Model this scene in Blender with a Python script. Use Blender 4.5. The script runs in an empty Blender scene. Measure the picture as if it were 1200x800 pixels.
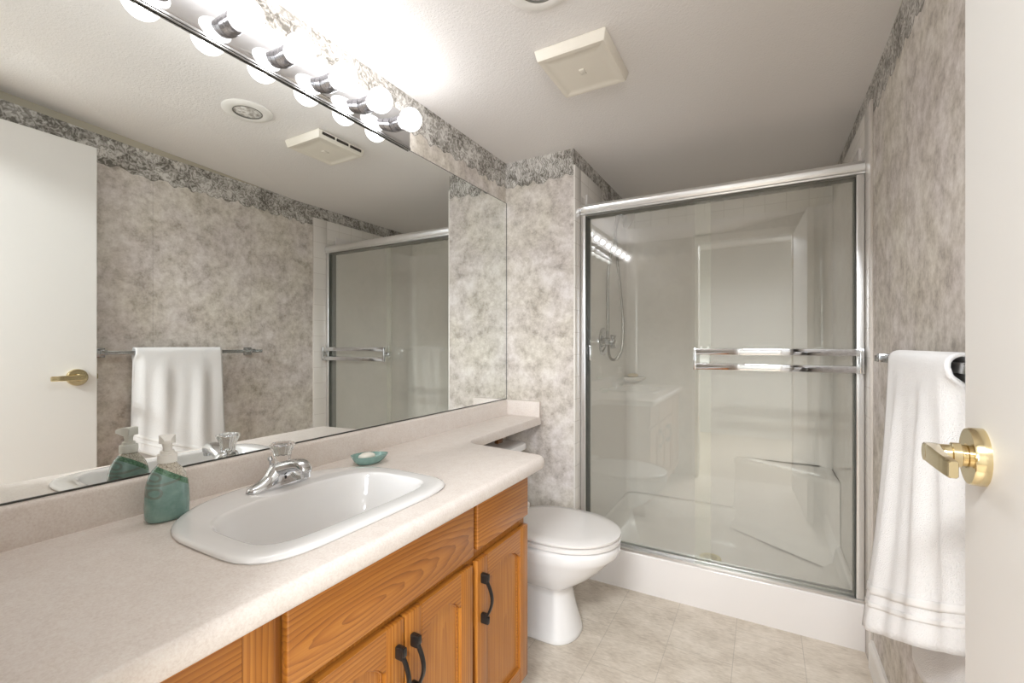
import bpy, bmesh, math, random
from math import pi, sin, cos, tan, sqrt, atan2, radians
from mathutils import Vector, Matrix

random.seed(7)
scene = bpy.context.scene
COL = scene.collection

# ------------------------------------------------------------------ camera
CAM = (1.1879, 0.0, 1.1538)
cam_data = bpy.data.cameras.new("camera")
cam_data.sensor_fit = 'HORIZONTAL'
cam_data.sensor_width = 36.0
cam_data.lens = 36.0 * 526.69 / 1200.0
cam_data.shift_x = 0.0
cam_data.shift_y = 3.92 / 1200.0
cam_data.clip_start = 0.01
cam = bpy.data.objects.new("camera", cam_data)
cam.location = CAM
cam.rotation_euler = (pi / 2, 0, radians(29.245))
COL.objects.link(cam)
scene.camera = cam

# ------------------------------------------------------------------ light levels
BULB_GLOW = 2.2
BULB_WATTS = 1.5
HALL_POWER = 75.0
EXPOSURE = 1.27
world = bpy.data.worlds.new("world")
scene.world = world
world.use_nodes = True
world.node_tree.nodes["Background"].inputs[0].default_value = (0.75, 0.85, 1.0, 1)
world.node_tree.nodes["Background"].inputs[1].default_value = 0.6
vs = scene.view_settings
vs.view_transform = 'Standard'
vs.look = 'None'
vs.gamma = 1.0
vs.exposure = EXPOSURE
vs.use_curve_mapping = False
scene.cycles.max_bounces = 16
scene.cycles.diffuse_bounces = 6
scene.cycles.glossy_bounces = 8
scene.cycles.transparent_max_bounces = 16
scene.cycles.sample_clamp_indirect = 6.0


def area_light(name, loc, rot, sx, sy, power, color):
    d = bpy.data.lights.new(name, 'AREA')
    d.shape = 'RECTANGLE'
    d.size, d.size_y = sx, sy
    d.energy = power
    d.color = color
    o = bpy.data.objects.new(name, d)
    o.location = loc
    o.rotation_euler = rot
    COL.objects.link(o)
    return o


# fill lights added in the unseen hall, at guessed windows and ceiling
area_light("hall_window_fill_left", (-0.35, -2.07, 1.4), (pi / 2, 0, 0), 1.1, 1.3, HALL_POWER * 0.16, (0.90, 0.95, 1.0))
area_light("hall_window_fill_right", (2.2, -2.07, 1.4), (pi / 2, 0, 0), 1.1, 1.3, HALL_POWER * 0.45, (0.90, 0.95, 1.0))
area_light("hall_ceiling_fill", (1.0, -0.95, 2.37), (radians(18), 0, 0), 0.8, 0.4, HALL_POWER * 0.8, (0.93, 0.965, 1.0))  # invented source, sends light through the doorway to the shower


# ------------------------------------------------------------------ colour / node helpers
def L(c):
    c /= 255.0
    return c / 12.92 if c <= 0.04045 else ((c + 0.055) / 1.055) ** 2.4


def C(r, g, b):
    return (L(r), L(g), L(b), 1.0)


class NT:
    def __init__(self, name):
        self.m = bpy.data.materials.new(name)
        self.m.use_nodes = True
        self.t = self.m.node_tree
        self.t.nodes.clear()
        self.out = self.n('ShaderNodeOutputMaterial')

    def n(self, typ, **kw):
        nd = self.t.nodes.new(typ)
        for k, v in kw.items():
            setattr(nd, k, v)
        return nd

    def link(self, a, b):
        self.t.links.new(a, b)

    def setin(self, sock, v):
        if isinstance(v, bpy.types.NodeSocket):
            self.link(v, sock)
        else:
            sock.default_value = v

    def math(self, op, a, b=0.0, c=None, clamp=False):
        nd = self.n('ShaderNodeMath', operation=op)
        nd.use_clamp = clamp
        self.setin(nd.inputs[0], a)
        self.setin(nd.inputs[1], b)
        if c is not None:
            self.setin(nd.inputs[2], c)
        return nd.outputs[0]

    def mix(self, f, a, b, mode='MIX'):
        nd = self.n('ShaderNodeMix', data_type='RGBA', blend_type=mode)
        self.setin(nd.inputs[0], f)
        self.setin(nd.inputs[6], a)
        self.setin(nd.inputs[7], b)
        return nd.outputs[2]

    def ramp(self, f, stops):
        nd = self.n('ShaderNodeValToRGB')
        self.setin(nd.inputs[0], f)
        cr = nd.color_ramp
        while len(cr.elements) < len(stops):
            cr.elements.new(0.5)
        for e, (p, c) in zip(cr.elements, stops):
            e.position = p
            e.color = c if len(c) == 4 else (*c, 1)
        return nd.outputs[0]

    def coords(self):
        return self.n('ShaderNodeTexCoord').outputs['Object']

    def mapping(self, vec, loc=(0, 0, 0), scale=(1, 1, 1), rot=(0, 0, 0)):
        nd = self.n('ShaderNodeMapping')
        self.link(vec, nd.inputs[0])
        nd.inputs[1].default_value = loc
        nd.inputs[2].default_value = rot
        nd.inputs[3].default_value = scale
        return nd.outputs[0]

    def noise(self, vec, scale, detail=4.0, rough=0.55, dist=0.0):
        nd = self.n('ShaderNodeTexNoise')
        self.link(vec, nd.inputs['Vector'])
        nd.inputs['Scale'].default_value = scale
        nd.inputs['Detail'].default_value = detail
        nd.inputs['Roughness'].default_value = rough
        nd.inputs['Distortion'].default_value = dist
        return nd.outputs[0]

    def sep(self, vec):
        nd = self.n('ShaderNodeSeparateXYZ')
        self.link(vec, nd.inputs[0])
        return nd.outputs

    def comb(self, x, y, z):
        nd = self.n('ShaderNodeCombineXYZ')
        for s, v in zip(nd.inputs, (x, y, z)):
            self.setin(s, v)
        return nd.outputs[0]

    def bump(self, h, strength=0.3, dist=0.002):
        nd = self.n('ShaderNodeBump')
        nd.inputs['Strength'].default_value = strength
        nd.inputs['Distance'].default_value = dist
        self.link(h, nd.inputs['Height'])
        return nd.outputs[0]

    def principled(self, col, rough=0.5, metal=0.0, normal=None, coat=0.0, **kw):
        p = self.n('ShaderNodeBsdfPrincipled')
        self.setin(p.inputs['Base Color'], col)
        self.setin(p.inputs['Roughness'], rough)
        p.inputs['Metallic'].default_value = metal
        p.inputs['Coat Weight'].default_value = coat
        p.inputs['Coat Roughness'].default_value = 0.08
        for k, v in kw.items():
            self.setin(p.inputs[k], v)
        if normal is not None:
            self.link(normal, p.inputs['Normal'])
        self.link(p.outputs[0], self.out.inputs[0])
        return p


def simple(name, col, rough=0.5, metal=0.0, coat=0.0, var=0.0, vscale=30.0, bump=0.0, bscale=200.0, **kw):
    t = NT(name)
    co = t.coords()
    c = col
    if var > 0:
        f = t.noise(co, vscale, 5)
        dark = tuple(x * (1 - var) for x in col[:3]) + (1,)
        lite = tuple(min(1, x * (1 + var * 0.6)) for x in col[:3]) + (1,)
        c = t.ramp(f, [(0.3, dark), (0.7, lite)])
    nrm = None
    if bump > 0:
        nrm = t.bump(t.noise(co, bscale, 3), bump, 0.001)
    t.principled(c, rough, metal, nrm, coat, **kw)
    return t.m


def wallpaper(name, rising=False):
    """Sponged grey wallpaper with a leafy border along the ceiling."""
    t = NT(name)
    co = t.coords()
    x, y, z = t.sep(co)
    n1 = t.noise(co, 9.0, 6, 0.62, 0.4)
    n2 = t.noise(t.mapping(co, loc=(3, 5, 1)), 30.0, 5, 0.6)
    n3 = t.noise(t.mapping(co, loc=(8, 1, 4)), 110.0, 4, 0.65)
    nn = t.math('ADD', t.math('MULTIPLY', n1, 0.42), t.math('ADD', t.math('MULTIPLY', n2, 0.37), t.math('MULTIPLY', n3, 0.21)))
    base = t.ramp(nn, [(0.38, C(165, 157, 149)), (0.455, C(194, 187, 179)), (0.53, C(213, 207, 201)), (0.62, C(229, 225, 221))])
    tint = t.ramp(t.noise(t.mapping(co, loc=(1, 9, 2)), 5.0, 2), [(0.35, C(249, 247, 240)), (0.65, C(248, 245, 245))])
    base = t.mix(1.0, base, tint, 'MULTIPLY')
    # height above the ceiling-line reference
    zz = z
    if rising:
        up = t.math('MULTIPLY', t.math('MAXIMUM', t.math('SUBTRACT', 1.9, y), 0.0), 0.058)
        lack = t.math('MULTIPLY', t.math('DIVIDE', t.math('SUBTRACT', 1.75, y), 0.7, clamp=True), 0.034)
        zz = t.math('SUBTRACT', z, t.math('SUBTRACT', up, lack))
    # horizontal run along whichever wall
    u = t.math('ADD', x, y)
    sc1 = t.math('ABSOLUTE', t.math('SINE', t.math('MULTIPLY', u, 34.0)))
    sc2 = t.math('ABSOLUTE', t.math('SINE', t.math('MULTIPLY', u, 71.0)))
    edge = t.math('SUBTRACT', 1.992, t.math('ADD', t.math('MULTIPLY', sc1, 0.017), t.math('MULTIPLY', sc2, 0.007)))
    edge = t.math('ADD', edge, t.math('MULTIPLY', t.math('SUBTRACT', t.noise(co, 14.0, 2), 0.5), 0.04))
    inb = t.math('GREATER_THAN', zz, edge)
    # leafy engraving: warped cells plus veins
    warp = t.n('ShaderNodeTexNoise')
    t.link(co, warp.inputs['Vector'])
    warp.inputs['Scale'].default_value = 18.0
    add = t.n('ShaderNodeVectorMath', operation='MULTIPLY_ADD')
    t.link(warp.outputs['Color'], add.inputs[0])
    add.inputs[1].default_value = (0.05, 0.05, 0.05)
    t.link(co, add.inputs[2])
    vo = t.n('ShaderNodeTexVoronoi', feature='SMOOTH_F1')
    t.link(add.outputs[0], vo.inputs['Vector'])
    vo.inputs['Scale'].default_value = 17.0
    vo.inputs['Smoothness'].default_value = 0.25
    cellv = t.sep(vo.outputs['Color'])[0]
    wv = t.n('ShaderNodeTexWave')
    t.link(add.outputs[0], wv.inputs['Vector'])
    wv.inputs['Scale'].default_value = 26.0
    wv.inputs['Distortion'].default_value = 11.0
    wv.inputs['Detail'].default_value = 3.0
    wv.inputs['Detail Scale'].default_value = 1.6
    sw = t.noise(add.outputs[0], 25.0, 4, 0.6, 1.3)
    g = t.math('ADD', t.math('MULTIPLY', cellv, 0.14), t.math('MULTIPLY', wv.outputs[1], 0.18))
    g = t.math('ADD', g, t.math('MULTIPLY', sw, 0.5))
    g = t.math('ADD', g, t.math('MULTIPLY', t.noise(co, 9.0, 2), 0.24))
    bc = t.ramp(g, [(0.36, C(104, 99, 91)), (0.45, C(143, 138, 130)), (0.55, C(177, 172, 165)), (0.66, C(209, 205, 199))])
    rim = t.math('MULTIPLY', inb, t.math('LESS_THAN', t.math('SUBTRACT', zz, edge), 0.005))
    bc = t.mix(t.math('MULTIPLY', rim, 0.4), bc, C(112, 107, 99))
    col = t.mix(inb, base, bc)
    if rising:
        # bare painted strip left above the border
        bare = t.math('GREATER_THAN', zz, 2.111)
        col = t.mix(bare, col, C(176, 168, 150))
    # paper seams
    seam = None
    for sy in (1.10, 1.60):
        s = t.math('LESS_THAN', t.math('ABSOLUTE', t.math('SUBTRACT', y, sy)), 0.0012)
        seam = s if seam is None else t.math('MAXIMUM', seam, s)
    col = t.mix(t.math('MULTIPLY', seam, 0.35), col, C(120, 110, 100))
    t.principled(col, 0.62)
    return t.m


def oak(name, axis, centre=(0, 0, 0), rings=True, tone=1.0, squash=0.11):
    """Golden oak; axis is the direction of the grain."""
    t = NT(name)
    co = t.coords()
    s = {'x': (squash, 1, 1), 'y': (1, squash, 1), 'z': (1, 1, squash)}[axis]
    st = {'x': (3, 150, 150), 'y': (150, 3, 150), 'z': (150, 150, 3)}[axis]
    loc = tuple(-c * k for c, k in zip(centre, s))
    v = t.mapping(co, loc=loc, scale=s)
    fine = t.noise(t.mapping(co, scale=st), 1.0, 3, 0.6)
    low = t.noise(t.mapping(co, scale=tuple(k * 7 for k in s)), 1.0, 2)
    w = t.n('ShaderNodeTexWave', wave_type='RINGS', rings_direction='SPHERICAL', wave_profile='SAW')
    t.link(v, w.inputs['Vector'])
    w.inputs['Scale'].default_value = 34.0
    w.inputs['Distortion'].default_value = 3.2
    w.inputs['Detail'].default_value = 2.0
    w.inputs['Detail Scale'].default_value = 1.4
    ring = t.math('POWER', w.outputs[1], 2.0)
    f = t.math('ADD', t.math('MULTIPLY', ring, 0.40 if rings else 0.18), t.math('MULTIPLY', fine, 0.62))
    f = t.math('ADD', f, t.math('MULTIPLY', t.math('SUBTRACT', low, 0.5), 0.3))
    k = tone
    a = tuple(min(1, q * k) for q in C(180, 119, 48)[:3]) + (1,)
    b = tuple(q * k for q in C(159, 97, 34)[:3]) + (1,)
    c = tuple(q * k for q in C(121, 68, 22)[:3]) + (1,)
    col = t.ramp(f, [(0.2, a), (0.48, b), (0.85, c)])
    nrm = t.bump(fine, 0.12, 0.0006)
    t.principled(col, 0.36, 0.0, nrm, 0.25)
    return t.m


def tile_white(name, size=0.1085, plane='yz', off=(0, 0)):
    t = NT(name)
    x, y, z = t.sep(t.coords())
    a = {'y': y, 'x': x}[plane[0]]
    v = t.comb(t.math('ADD', a, off[0]), t.math('ADD', z, off[1]), 0.0)
    b = t.n('ShaderNodeTexBrick')
    b.offset = 0.0
    t.link(v, b.inputs['Vector'])
    b.inputs['Color1'].default_value = C(226, 221, 214)
    b.inputs['Color2'].default_value = C(222, 217, 210)
    b.inputs['Mortar'].default_value = C(202, 195, 186)
    b.inputs['Scale'].default_value = 1.0
    b.inputs['Mortar Size'].default_value = 0.0013
    b.inputs['Mortar Smooth'].default_value = 0.15
    b.inputs['Brick Width'].default_value = size
    b.inputs['Row Height'].default_value = size
    inv = t.math('SUBTRACT', 1.0, b.outputs[1])
    t.principled(b.outputs[0], 0.22, 0.0, t.bump(inv, 0.5, 0.002))
    return t.m


def floor_mat():
    t = NT("vinyl_floor")
    co = t.coords()
    x, y, z = t.sep(co)
    W, LN = 0.2275, 0.455
    v = t.comb(t.math('ADD', y, 0.245), t.math('ADD', x, 0.0475), 0.0)
    b = t.n('ShaderNodeTexBrick')
    b.offset = 0.5
    t.link(v, b.inputs['Vector'])
    b.inputs['Color1'].default_value = (0.25, 0.25, 0.25, 1)
    b.inputs['Color2'].default_value = (0.75, 0.75, 0.75, 1)
    b.inputs['Mortar'].default_value = (0.5, 0.5, 0.5, 1)
    b.inputs['Scale'].default_value = 1.0
    b.inputs['Mortar Size'].default_value = 0.0014
    b.inputs['Mortar Smooth'].default_value = 0.2
    b.inputs['Brick Width'].default_value = LN
    b.inputs['Row Height'].default_value = W
    n1 = t.noise(t.mapping(co, scale=(1, 1.3, 1), rot=(0, 0, 0.6)), 7.0, 6, 0.66, 0.3)
    n2 = t.noise(t.mapping(co, scale=(34, 130, 1), rot=(0, 0, -0.7)), 1.0, 4, 0.6, 0.5)
    f = t.math('ADD', t.math('MULTIPLY', n1, 0.55), t.math('MULTIPLY', n2, 0.45))
    f = t.math('ADD', f, t.math('MULTIPLY', t.math('SUBTRACT', t.sep(b.outputs[0])[0], 0.5), 0.07))
    col = t.ramp(f, [(0.34, C(181, 168, 152)), (0.5, C(207, 196, 181)), (0.66, C(224, 214, 201))])
    col = t.mix(t.math('MULTIPLY', b.outputs[1], 0.45), col, C(150, 140, 128))
    t.principled(col, 0.42, 0.0, t.bump(n2, 0.06, 0.001))
    return t.m


def ceiling_mat():
    t = NT("textured_ceiling")
    co = t.coords()
    n = t.noise(co, 150.0, 3, 0.6, 0.2)
    t.principled(C(230, 226, 223), 0.8, 0.0, t.bump(n, 0.5, 0.004))
    return t.m


def glass_sheet(name, tint=(0.96, 0.967, 0.948), ior=1.5, film=0.13, filmcol=C(224, 223, 210)):
    """Clear shower glass with a faint soap film: straight-through, with a Fresnel reflection."""
    t = NT(name)
    tr = t.n('ShaderNodeBsdfTransparent')
    tr.inputs[0].default_value = (*tint, 1)
    di = t.n('ShaderNodeBsdfDiffuse')
    di.inputs[0].default_value = filmcol
    gl = t.n('ShaderNodeBsdfGlossy')
    gl.inputs['Roughness'].default_value = 0.0
    gl.inputs['Color'].default_value = (1, 1, 1, 1)
    fr = t.n('ShaderNodeFresnel')
    fr.inputs[0].default_value = ior
    geo = t.n('ShaderNodeNewGeometry')
    front = t.math('SUBTRACT', 1.0, geo.outputs['Backfacing'])
    co = t.coords()
    fn = t.ramp(t.noise(t.mapping(co, scale=(6, 6, 2.5)), 1.0, 4), [(0.3, (0.6, 0.6, 0.6)), (0.75, (1, 1, 1))])
    m1 = t.n('ShaderNodeMixShader')
    t.setin(m1.inputs[0], t.math('MULTIPLY', t.math('MULTIPLY', fn, film), front))
    t.link(tr.outputs[0], m1.inputs[1])
    t.link(di.outputs[0], m1.inputs[2])
    m2 = t.n('ShaderNodeMixShader')
    t.setin(m2.inputs[0], t.math('MULTIPLY', t.math('ADD', fr.outputs[0], 0.07, clamp=True), front))
    t.link(m1.outputs[0], m2.inputs[1])
    t.link(gl.outputs[0], m2.inputs[2])
    t.link(m2.outputs[0], t.out.inputs[0])
    return t.m


def bulb_mat():
    """Clear globe around a hot filament: lets light through, with a bright glow of its own."""
    t = NT("lit_globe_bulb")
    em = t.n('ShaderNodeEmission')
    em.inputs[0].default_value = (1.0, 0.98, 0.96, 1)
    em.inputs[1].default_value = BULB_GLOW
    tr = t.n('ShaderNodeBsdfTransparent')
    lw = t.n('ShaderNodeLayerWeight')
    lw.inputs[0].default_value = 0.35
    f = t.ramp(lw.outputs['Facing'], [(0.0, (0.8, 0.8, 0.8)), (0.6, (0.45, 0.45, 0.45)), (1.0, (0.3, 0.3, 0.3))])
    mx = t.n('ShaderNodeMixShader')
    t.link(f, mx.inputs[0])
    t.link(tr.outputs[0], mx.inputs[1])
    t.link(em.outputs[0], mx.inputs[2])
    t.link(mx.outputs[0], t.out.inputs[0])
    return t.m


def mirror_mat():
    t = NT("mirror_silver")
    gl = t.n('ShaderNodeBsdfGlossy')
    gl.inputs['Color'].default_value = (0.88, 0.90, 0.885, 1)
    gl.inputs['Roughness'].default_value = 0.0
    t.link(gl.outputs[0], t.out.inputs[0])
    return t.m


def counter_mat():
    t = NT("speckled_laminate")
    co = t.coords()
    n1 = t.noise(co, 28.0, 4, 0.6)
    n2 = t.noise(co, 240.0, 3, 0.7)
    f = t.math('ADD', t.math('MULTIPLY', n1, 0.3), t.math('MULTIPLY', n2, 0.7))
    col = t.ramp(f, [(0.36, C(210, 199, 190)), (0.5, C(220, 210, 202)), (0.64, C(226, 219, 212))])
    t.principled(col, 0.38)
    return t.m


def bottle_mat():
    """Teal glaze, a slanting green band and a crackled cream shoulder; brown brush strokes at one side."""
    t = NT("glazed_bottle")
    co = t.coords()            # local: z up, origin at the base centre; face +x, side y
    x, y, z = t.sep(co)
    slant = t.math('ADD', t.math('ADD', z, t.math('MULTIPLY', y, 0.65)), t.math('MULTIPLY', x, 0.1))
    n = t.noise(co, 45.0, 4)
    teal = t.ramp(n, [(0.3, C(102, 138, 131)), (0.7, C(132, 162, 154))])
    green = t.ramp(t.noise(co, 220.0, 2), [(0.35, C(60, 100, 76)), (0.7, C(104, 146, 118))])
    vo = t.n('ShaderNodeTexVoronoi', feature='DISTANCE_TO_EDGE')
    t.link(co, vo.inputs['Vector'])
    vo.inputs['Scale'].default_value = 170.0
    crack = t.math('LESS_THAN', vo.outputs[0], 0.05)
    cream = t.mix(crack, C(206, 200, 186), C(150, 140, 126))
    col = t.mix(t.math('GREATER_THAN', slant, 0.089), teal, green)
    col = t.mix(t.math('GREATER_THAN', slant, 0.101), col, cream)
    # brown strokes on the shaded shoulder
    dz = t.math('ABSOLUTE', t.math('SUBTRACT', z, t.math('ADD', 0.081, t.math('MULTIPLY', t.math('SINE', t.math('MULTIPLY', y, 60.0)), 0.003))))
    s1 = t.math('MULTIPLY', t.math('LESS_THAN', dz, 0.0025), t.math('LESS_THAN', y, 0.012))
    rr = t.math('SQRT', t.math('ADD', t.math('POWER', t.math('ADD', y, 0.030), 2.0), t.math('POWER', t.math('SUBTRACT', z, 0.062), 2.0)))
    s2 = t.math('LESS_THAN', t.math('ABSOLUTE', t.math('SUBTRACT', rr, 0.009)), 0.0022)
    rr2 = t.math('SQRT', t.math('ADD', t.math('POWER', t.math('ADD', y, 0.028), 2.0), t.math('POWER', t.math('SUBTRACT', z, 0.093), 2.0)))
    s3 = t.math('LESS_THAN', t.math('ABSOLUTE', t.math('SUBTRACT', rr2, 0.007)), 0.002)
    s = t.math('MAXIMUM', t.math('MAXIMUM', s1, s2), s3)
    col = t.mix(t.math('MULTIPLY', s, 0.38), col, C(104, 82, 80))
    t.principled(col, 0.14, 0.0, None, 0.5)
    return t.m


def terry(name):
    t = NT(name)
    co = t.coords()
    n = t.noise(co, 420.0, 2, 0.6)
    n2 = t.noise(co, 60.0, 3, 0.6)
    h = t.math('ADD', n, t.math('MULTIPLY', n2, 0.4))
    p = t.principled(C(231, 229, 227), 0.95, 0.0, t.bump(h, 0.7, 0.004))
    p.inputs['Sheen Weight'].default_value = 0.25
    return t.m


M = {}
M['paper'] = wallpaper("sponged_wallpaper")
M['paper_r'] = wallpaper("sponged_wallpaper_right", True)
M['ceil'] = ceiling_mat()
M['floor'] = floor_mat()
M['tile_side'] = tile_white("white_tile_side", plane='yz', off=(-2.026, -0.0215))
M['tile_back'] = tile_white("white_tile_back", plane='xz', off=(0.0, -0.0215))
M['white_trim'] = simple("white_trim_paint", C(232, 229, 224), 0.45)
M['white_door'] = simple("white_door_paint", C(222, 219, 214), 0.5)
M['hall'] = simple("hall_paint", C(196, 195, 191), 0.8, var=0.03, vscale=3)
M['hall_floor'] = simple("hall_carpet", C(170, 158, 142), 0.95, var=0.1, vscale=60)
M['mirror'] = mirror_mat()
M['edge'] = simple("mirror_dark_edge", C(70, 70, 66), 0.3)
M['chrome'] = simple("chrome", (0.70, 0.71, 0.73, 1), 0.06, 1.0)
M['satin'] = simple("bright_aluminium", (0.86, 0.86, 0.86, 1), 0.3, 1.0)
M['dull'] = simple("dark_nickel", (0.42, 0.42, 0.42, 1), 0.18, 1.0)
M['seal'] = simple("dark_seal", C(66, 68, 62), 0.5)
M['socket'] = simple("brushed_socket", (0.38, 0.37, 0.38, 1), 0.22, 1.0)
M['gasket'] = simple("dark_gasket", C(112, 110, 103), 0.5)
M['brass'] = simple("polished_brass", (0.74, 0.62, 0.38, 1), 0.14, 1.0)
M['bulb'] = bulb_mat()
M['counter'] = counter_mat()
M['china'] = simple("white_vitreous_china", C(228, 226, 224), 0.08, coat=0.4)
M['seat'] = simple("white_seat_plastic", C(226, 222, 218), 0.16)
M['acrylic_stall'] = simple("offwhite_fibreglass", C(225, 220, 216), 0.13, coat=0.3)
M['plastic'] = simple("white_plastic", C(238, 236, 230), 0.35)
M['fan'] = simple("cream_fan_plastic", C(226, 219, 206), 0.45)
M['slot'] = simple("dark_slot", C(52, 46, 40), 0.7)
M['black'] = simple("black_iron", C(30, 27, 25), 0.32)
M['teal'] = simple("teal_glaze", C(132, 166, 158), 0.16, var=0.12, vscale=60, coat=0.4)
M['soap'] = simple("white_soap", C(240, 236, 224), 0.4)
M['tansoap'] = simple("tan_soap", C(214, 196, 170), 0.5)
M['bottle'] = bottle_mat()
M['terry'] = terry("white_terry")
M['weave'] = simple("flat_woven_band", C(226, 224, 221), 0.75, bump=0.3, bscale=500)
M['glass'] = glass_sheet("shower_glass")
M['drain'] = simple("brassy_drain", C(196, 184, 140), 0.35, 0.4)
M['hose'] = simple("steel_hose", (0.36, 0.34, 0.32, 1), 0.35, 1.0, bump=0.5, bscale=600)
M['old_chrome'] = simple("dulled_chrome", (0.55, 0.55, 0.56, 1), 0.16, 1.0)
M['grey_head'] = simple("grey_shower_plastic", C(178, 174, 170), 0.3)
M['oak_side'] = oak("oak_side_panel", 'z', (0.2, 1.28, 0.3), True)
M['oak_frame'] = oak("oak_frame", 'z', (0.51, 0.2, 0.2), False, 0.9)
M['oak_dark'] = oak("oak_cleat", 'z', (0, 0, 0), False, 0.5)
t_ = NT("clear_acrylic")
_p = t_.principled(C(245, 245, 245), 0.03)
_p.inputs['Transmission Weight'].default_value = 1.0
_p.inputs['IOR'].default_value = 1.3
M['acrylic'] = t_.m
t_ = NT("reflector_foil")
t_.principled(t_.ramp(t_.noise(t_.coords(), 60, 3), [(0.38, (0.45, 0.42, 0.38)), (0.6, (0.97, 0.96, 0.94))]), 0.3, 0.3)
M['foil'] = t_.m


# ------------------------------------------------------------------ mesh helpers
def new():
    return bmesh.new()


def obj(name, bm, mat, parent=None, smooth=True, angle=35, label=None):
    bmesh.ops.remove_doubles(bm, verts=bm.verts, dist=1e-6)
    bmesh.ops.recalc_face_normals(bm, faces=bm.faces)
    me = bpy.data.meshes.new(name)
    bm.to_mesh(me)
    bm.free()
    mats = mat if isinstance(mat, (list, tuple)) else [mat]
    for m in mats:
        me.materials.append(m)
    if smooth:
        me.polygons.foreach_set('use_smooth', [True] * len(me.polygons))
        try:
            me.set_sharp_from_angle(angle=radians(angle))
        except Exception:
            pass
    o = bpy.data.objects.new(name, me)
    COL.objects.link(o)
    if parent is not None:
        o.parent = parent
        w = parent
        loc = Vector((0, 0, 0))
        while w is not None:
            loc += w.location
            w = w.parent
        o.location = -loc
    if label:
        o['label'] = label
    return o


def thing(name, label, cat, loc, group=None):
    e = bpy.data.objects.new(name, None)
    e.empty_display_size = 0.05
    e.location = loc
    COL.objects.link(e)
    e['label'] = label
    e['category'] = cat
    if group:
        e['group'] = group
    return e


def tag(o, label, cat, group=None):
    o['label'] = label
    o['category'] = cat
    if group:
        o['group'] = group
    return o


def struct(o, label=None, cat=None):
    o['kind'] = 'structure'
    if label:
        o['label'] = label
    if cat:
        o['category'] = cat
    return o


def box(bm, x0, x1, y0, y1, z0, z1, bev=0.0, seg=2, mi=0):
    r = bmesh.ops.create_cube(bm, size=1.0)
    vs_ = r['verts']
    for v in vs_:
        v.co = Vector(((x0 + x1) / 2 + v.co.x * (x1 - x0), (y0 + y1) / 2 + v.co.y * (y1 - y0), (z0 + z1) / 2 + v.co.z * (z1 - z0)))
    fs = set(f for v in vs_ for f in v.link_faces)
    if bev > 0:
        es = list(set(e for v in vs_ for e in v.link_edges))
        rr = bmesh.ops.bevel(bm, geom=es, offset=bev, segments=seg, profile=0.5, affect='EDGES')
        fs = set(f for f in rr['faces']) | set(f for f in fs if f.is_valid)
    for f in fs:
        if f.is_valid:
            f.material_index = mi
    return bm


def rings(bm, loops, cap0=True, cap1=True, closed=True):
    """Skin a list of equally long vertex loops (lists of 3-D points)."""
    vv = [[bm.verts.new(p) for p in lp] for lp in loops]
    n = len(loops[0])
    for a, b in zip(vv[:-1], vv[1:]):
        for i in range(n if closed else n - 1):
            j = (i + 1) % n
            try:
                bm.faces.new((a[i], a[j], b[j], b[i]))
            except ValueError:
                pass
    if cap0:
        bm.faces.new(vv[0][::-1])
    if cap1:
        bm.faces.new(vv[-1])
    return vv


def lathe(bm, prof, centre=(0, 0, 0), axis='z', seg=32, cap0=True, cap1=True):
    loops = []
    for r, h in prof:
        lp = []
        for i in range(seg):
            a = 2 * pi * i / seg
            p = {'z': (r * cos(a), r * sin(a), h), 'x': (h, r * cos(a), r * sin(a)), 'y': (r * sin(a), h, r * cos(a))}[axis]
            lp.append(Vector(centre) + Vector(p))
        loops.append(lp)
    rings(bm, loops, cap0, cap1)
    return bm


def tube(bm, pts, rad, seg=12, cap=True, flat=None):
    """Round (or flat=(w,h)) bar along a polyline."""
    pts = [Vector(p) for p in pts]
    n = len(pts)
    loops = []
    up = None
    for i, p in enumerate(pts):
        d = (pts[min(i + 1, n - 1)] - pts[max(i - 1, 0)]).normalized()
        if up is None:
            up = Vector((0, 0, 1)) if abs(d.z) < 0.9 else Vector((0, 1, 0))
        s = d.cross(up).normalized()
        up = s.cross(d).normalized()
        r = rad[i] if isinstance(rad, (list, tuple)) else rad
        lp = []
        for k in range(seg):
            a = 2 * pi * k / seg
            if flat:
                ca, sa = cos(a), sin(a)
                q = 0.35
                lp.append(p + s * (flat[0] * math.copysign(abs(ca) ** q, ca)) + up * (flat[1] * math.copysign(abs(sa) ** q, sa)))
            else:
                lp.append(p + s * (r * cos(a)) + up * (r * sin(a)))
        loops.append(lp)
    rings(bm, loops, cap, cap)
    return bm


def spline(pts, n=10):
    """Catmull-Rom through the given points."""
    P = [Vector(p) for p in pts]
    P = [2 * P[0] - P[1]] + P + [2 * P[-1] - P[-2]]
    out = []
    for i in range(1, len(P) - 2):
        a, b, c, d = P[i - 1], P[i], P[i + 1], P[i + 2]
        for k in range(n):
            u = k / n
            out.append(0.5 * ((2 * b) + (c - a) * u + (2 * a - 5 * b + 4 * c - d) * u * u + (3 * b - a - 3 * c + d) * u ** 3))
    out.append(P[-2])
    return out


def superellipse(cx, cy, a, b, n, z, seg=64, a2=None, n2=None):
    """Loop in the xy plane; a2 = half-length on the -x side, n2 = exponent there."""
    lp = []
    for i in range(seg):
        th = 2 * pi * i / seg
        c, s = cos(th), sin(th)
        aa = a if c >= 0 else (a2 if a2 else a)
        nn = n if c >= 0 else (n2 if n2 else n)
        k = (abs(c) ** nn + abs(s) ** nn) ** (-1.0 / nn)
        lp.append(Vector((cx + aa * c * k, cy + b * s * k, z)))
    return lp


def prism_x(bm, poly, x0, x1):
    """Extrude a (y,z) polygon between two x values."""
    rings(bm, [[Vector((x0, y, z)) for y, z in poly], [Vector((x1, y, z)) for y, z in poly]])
    return bm


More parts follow.
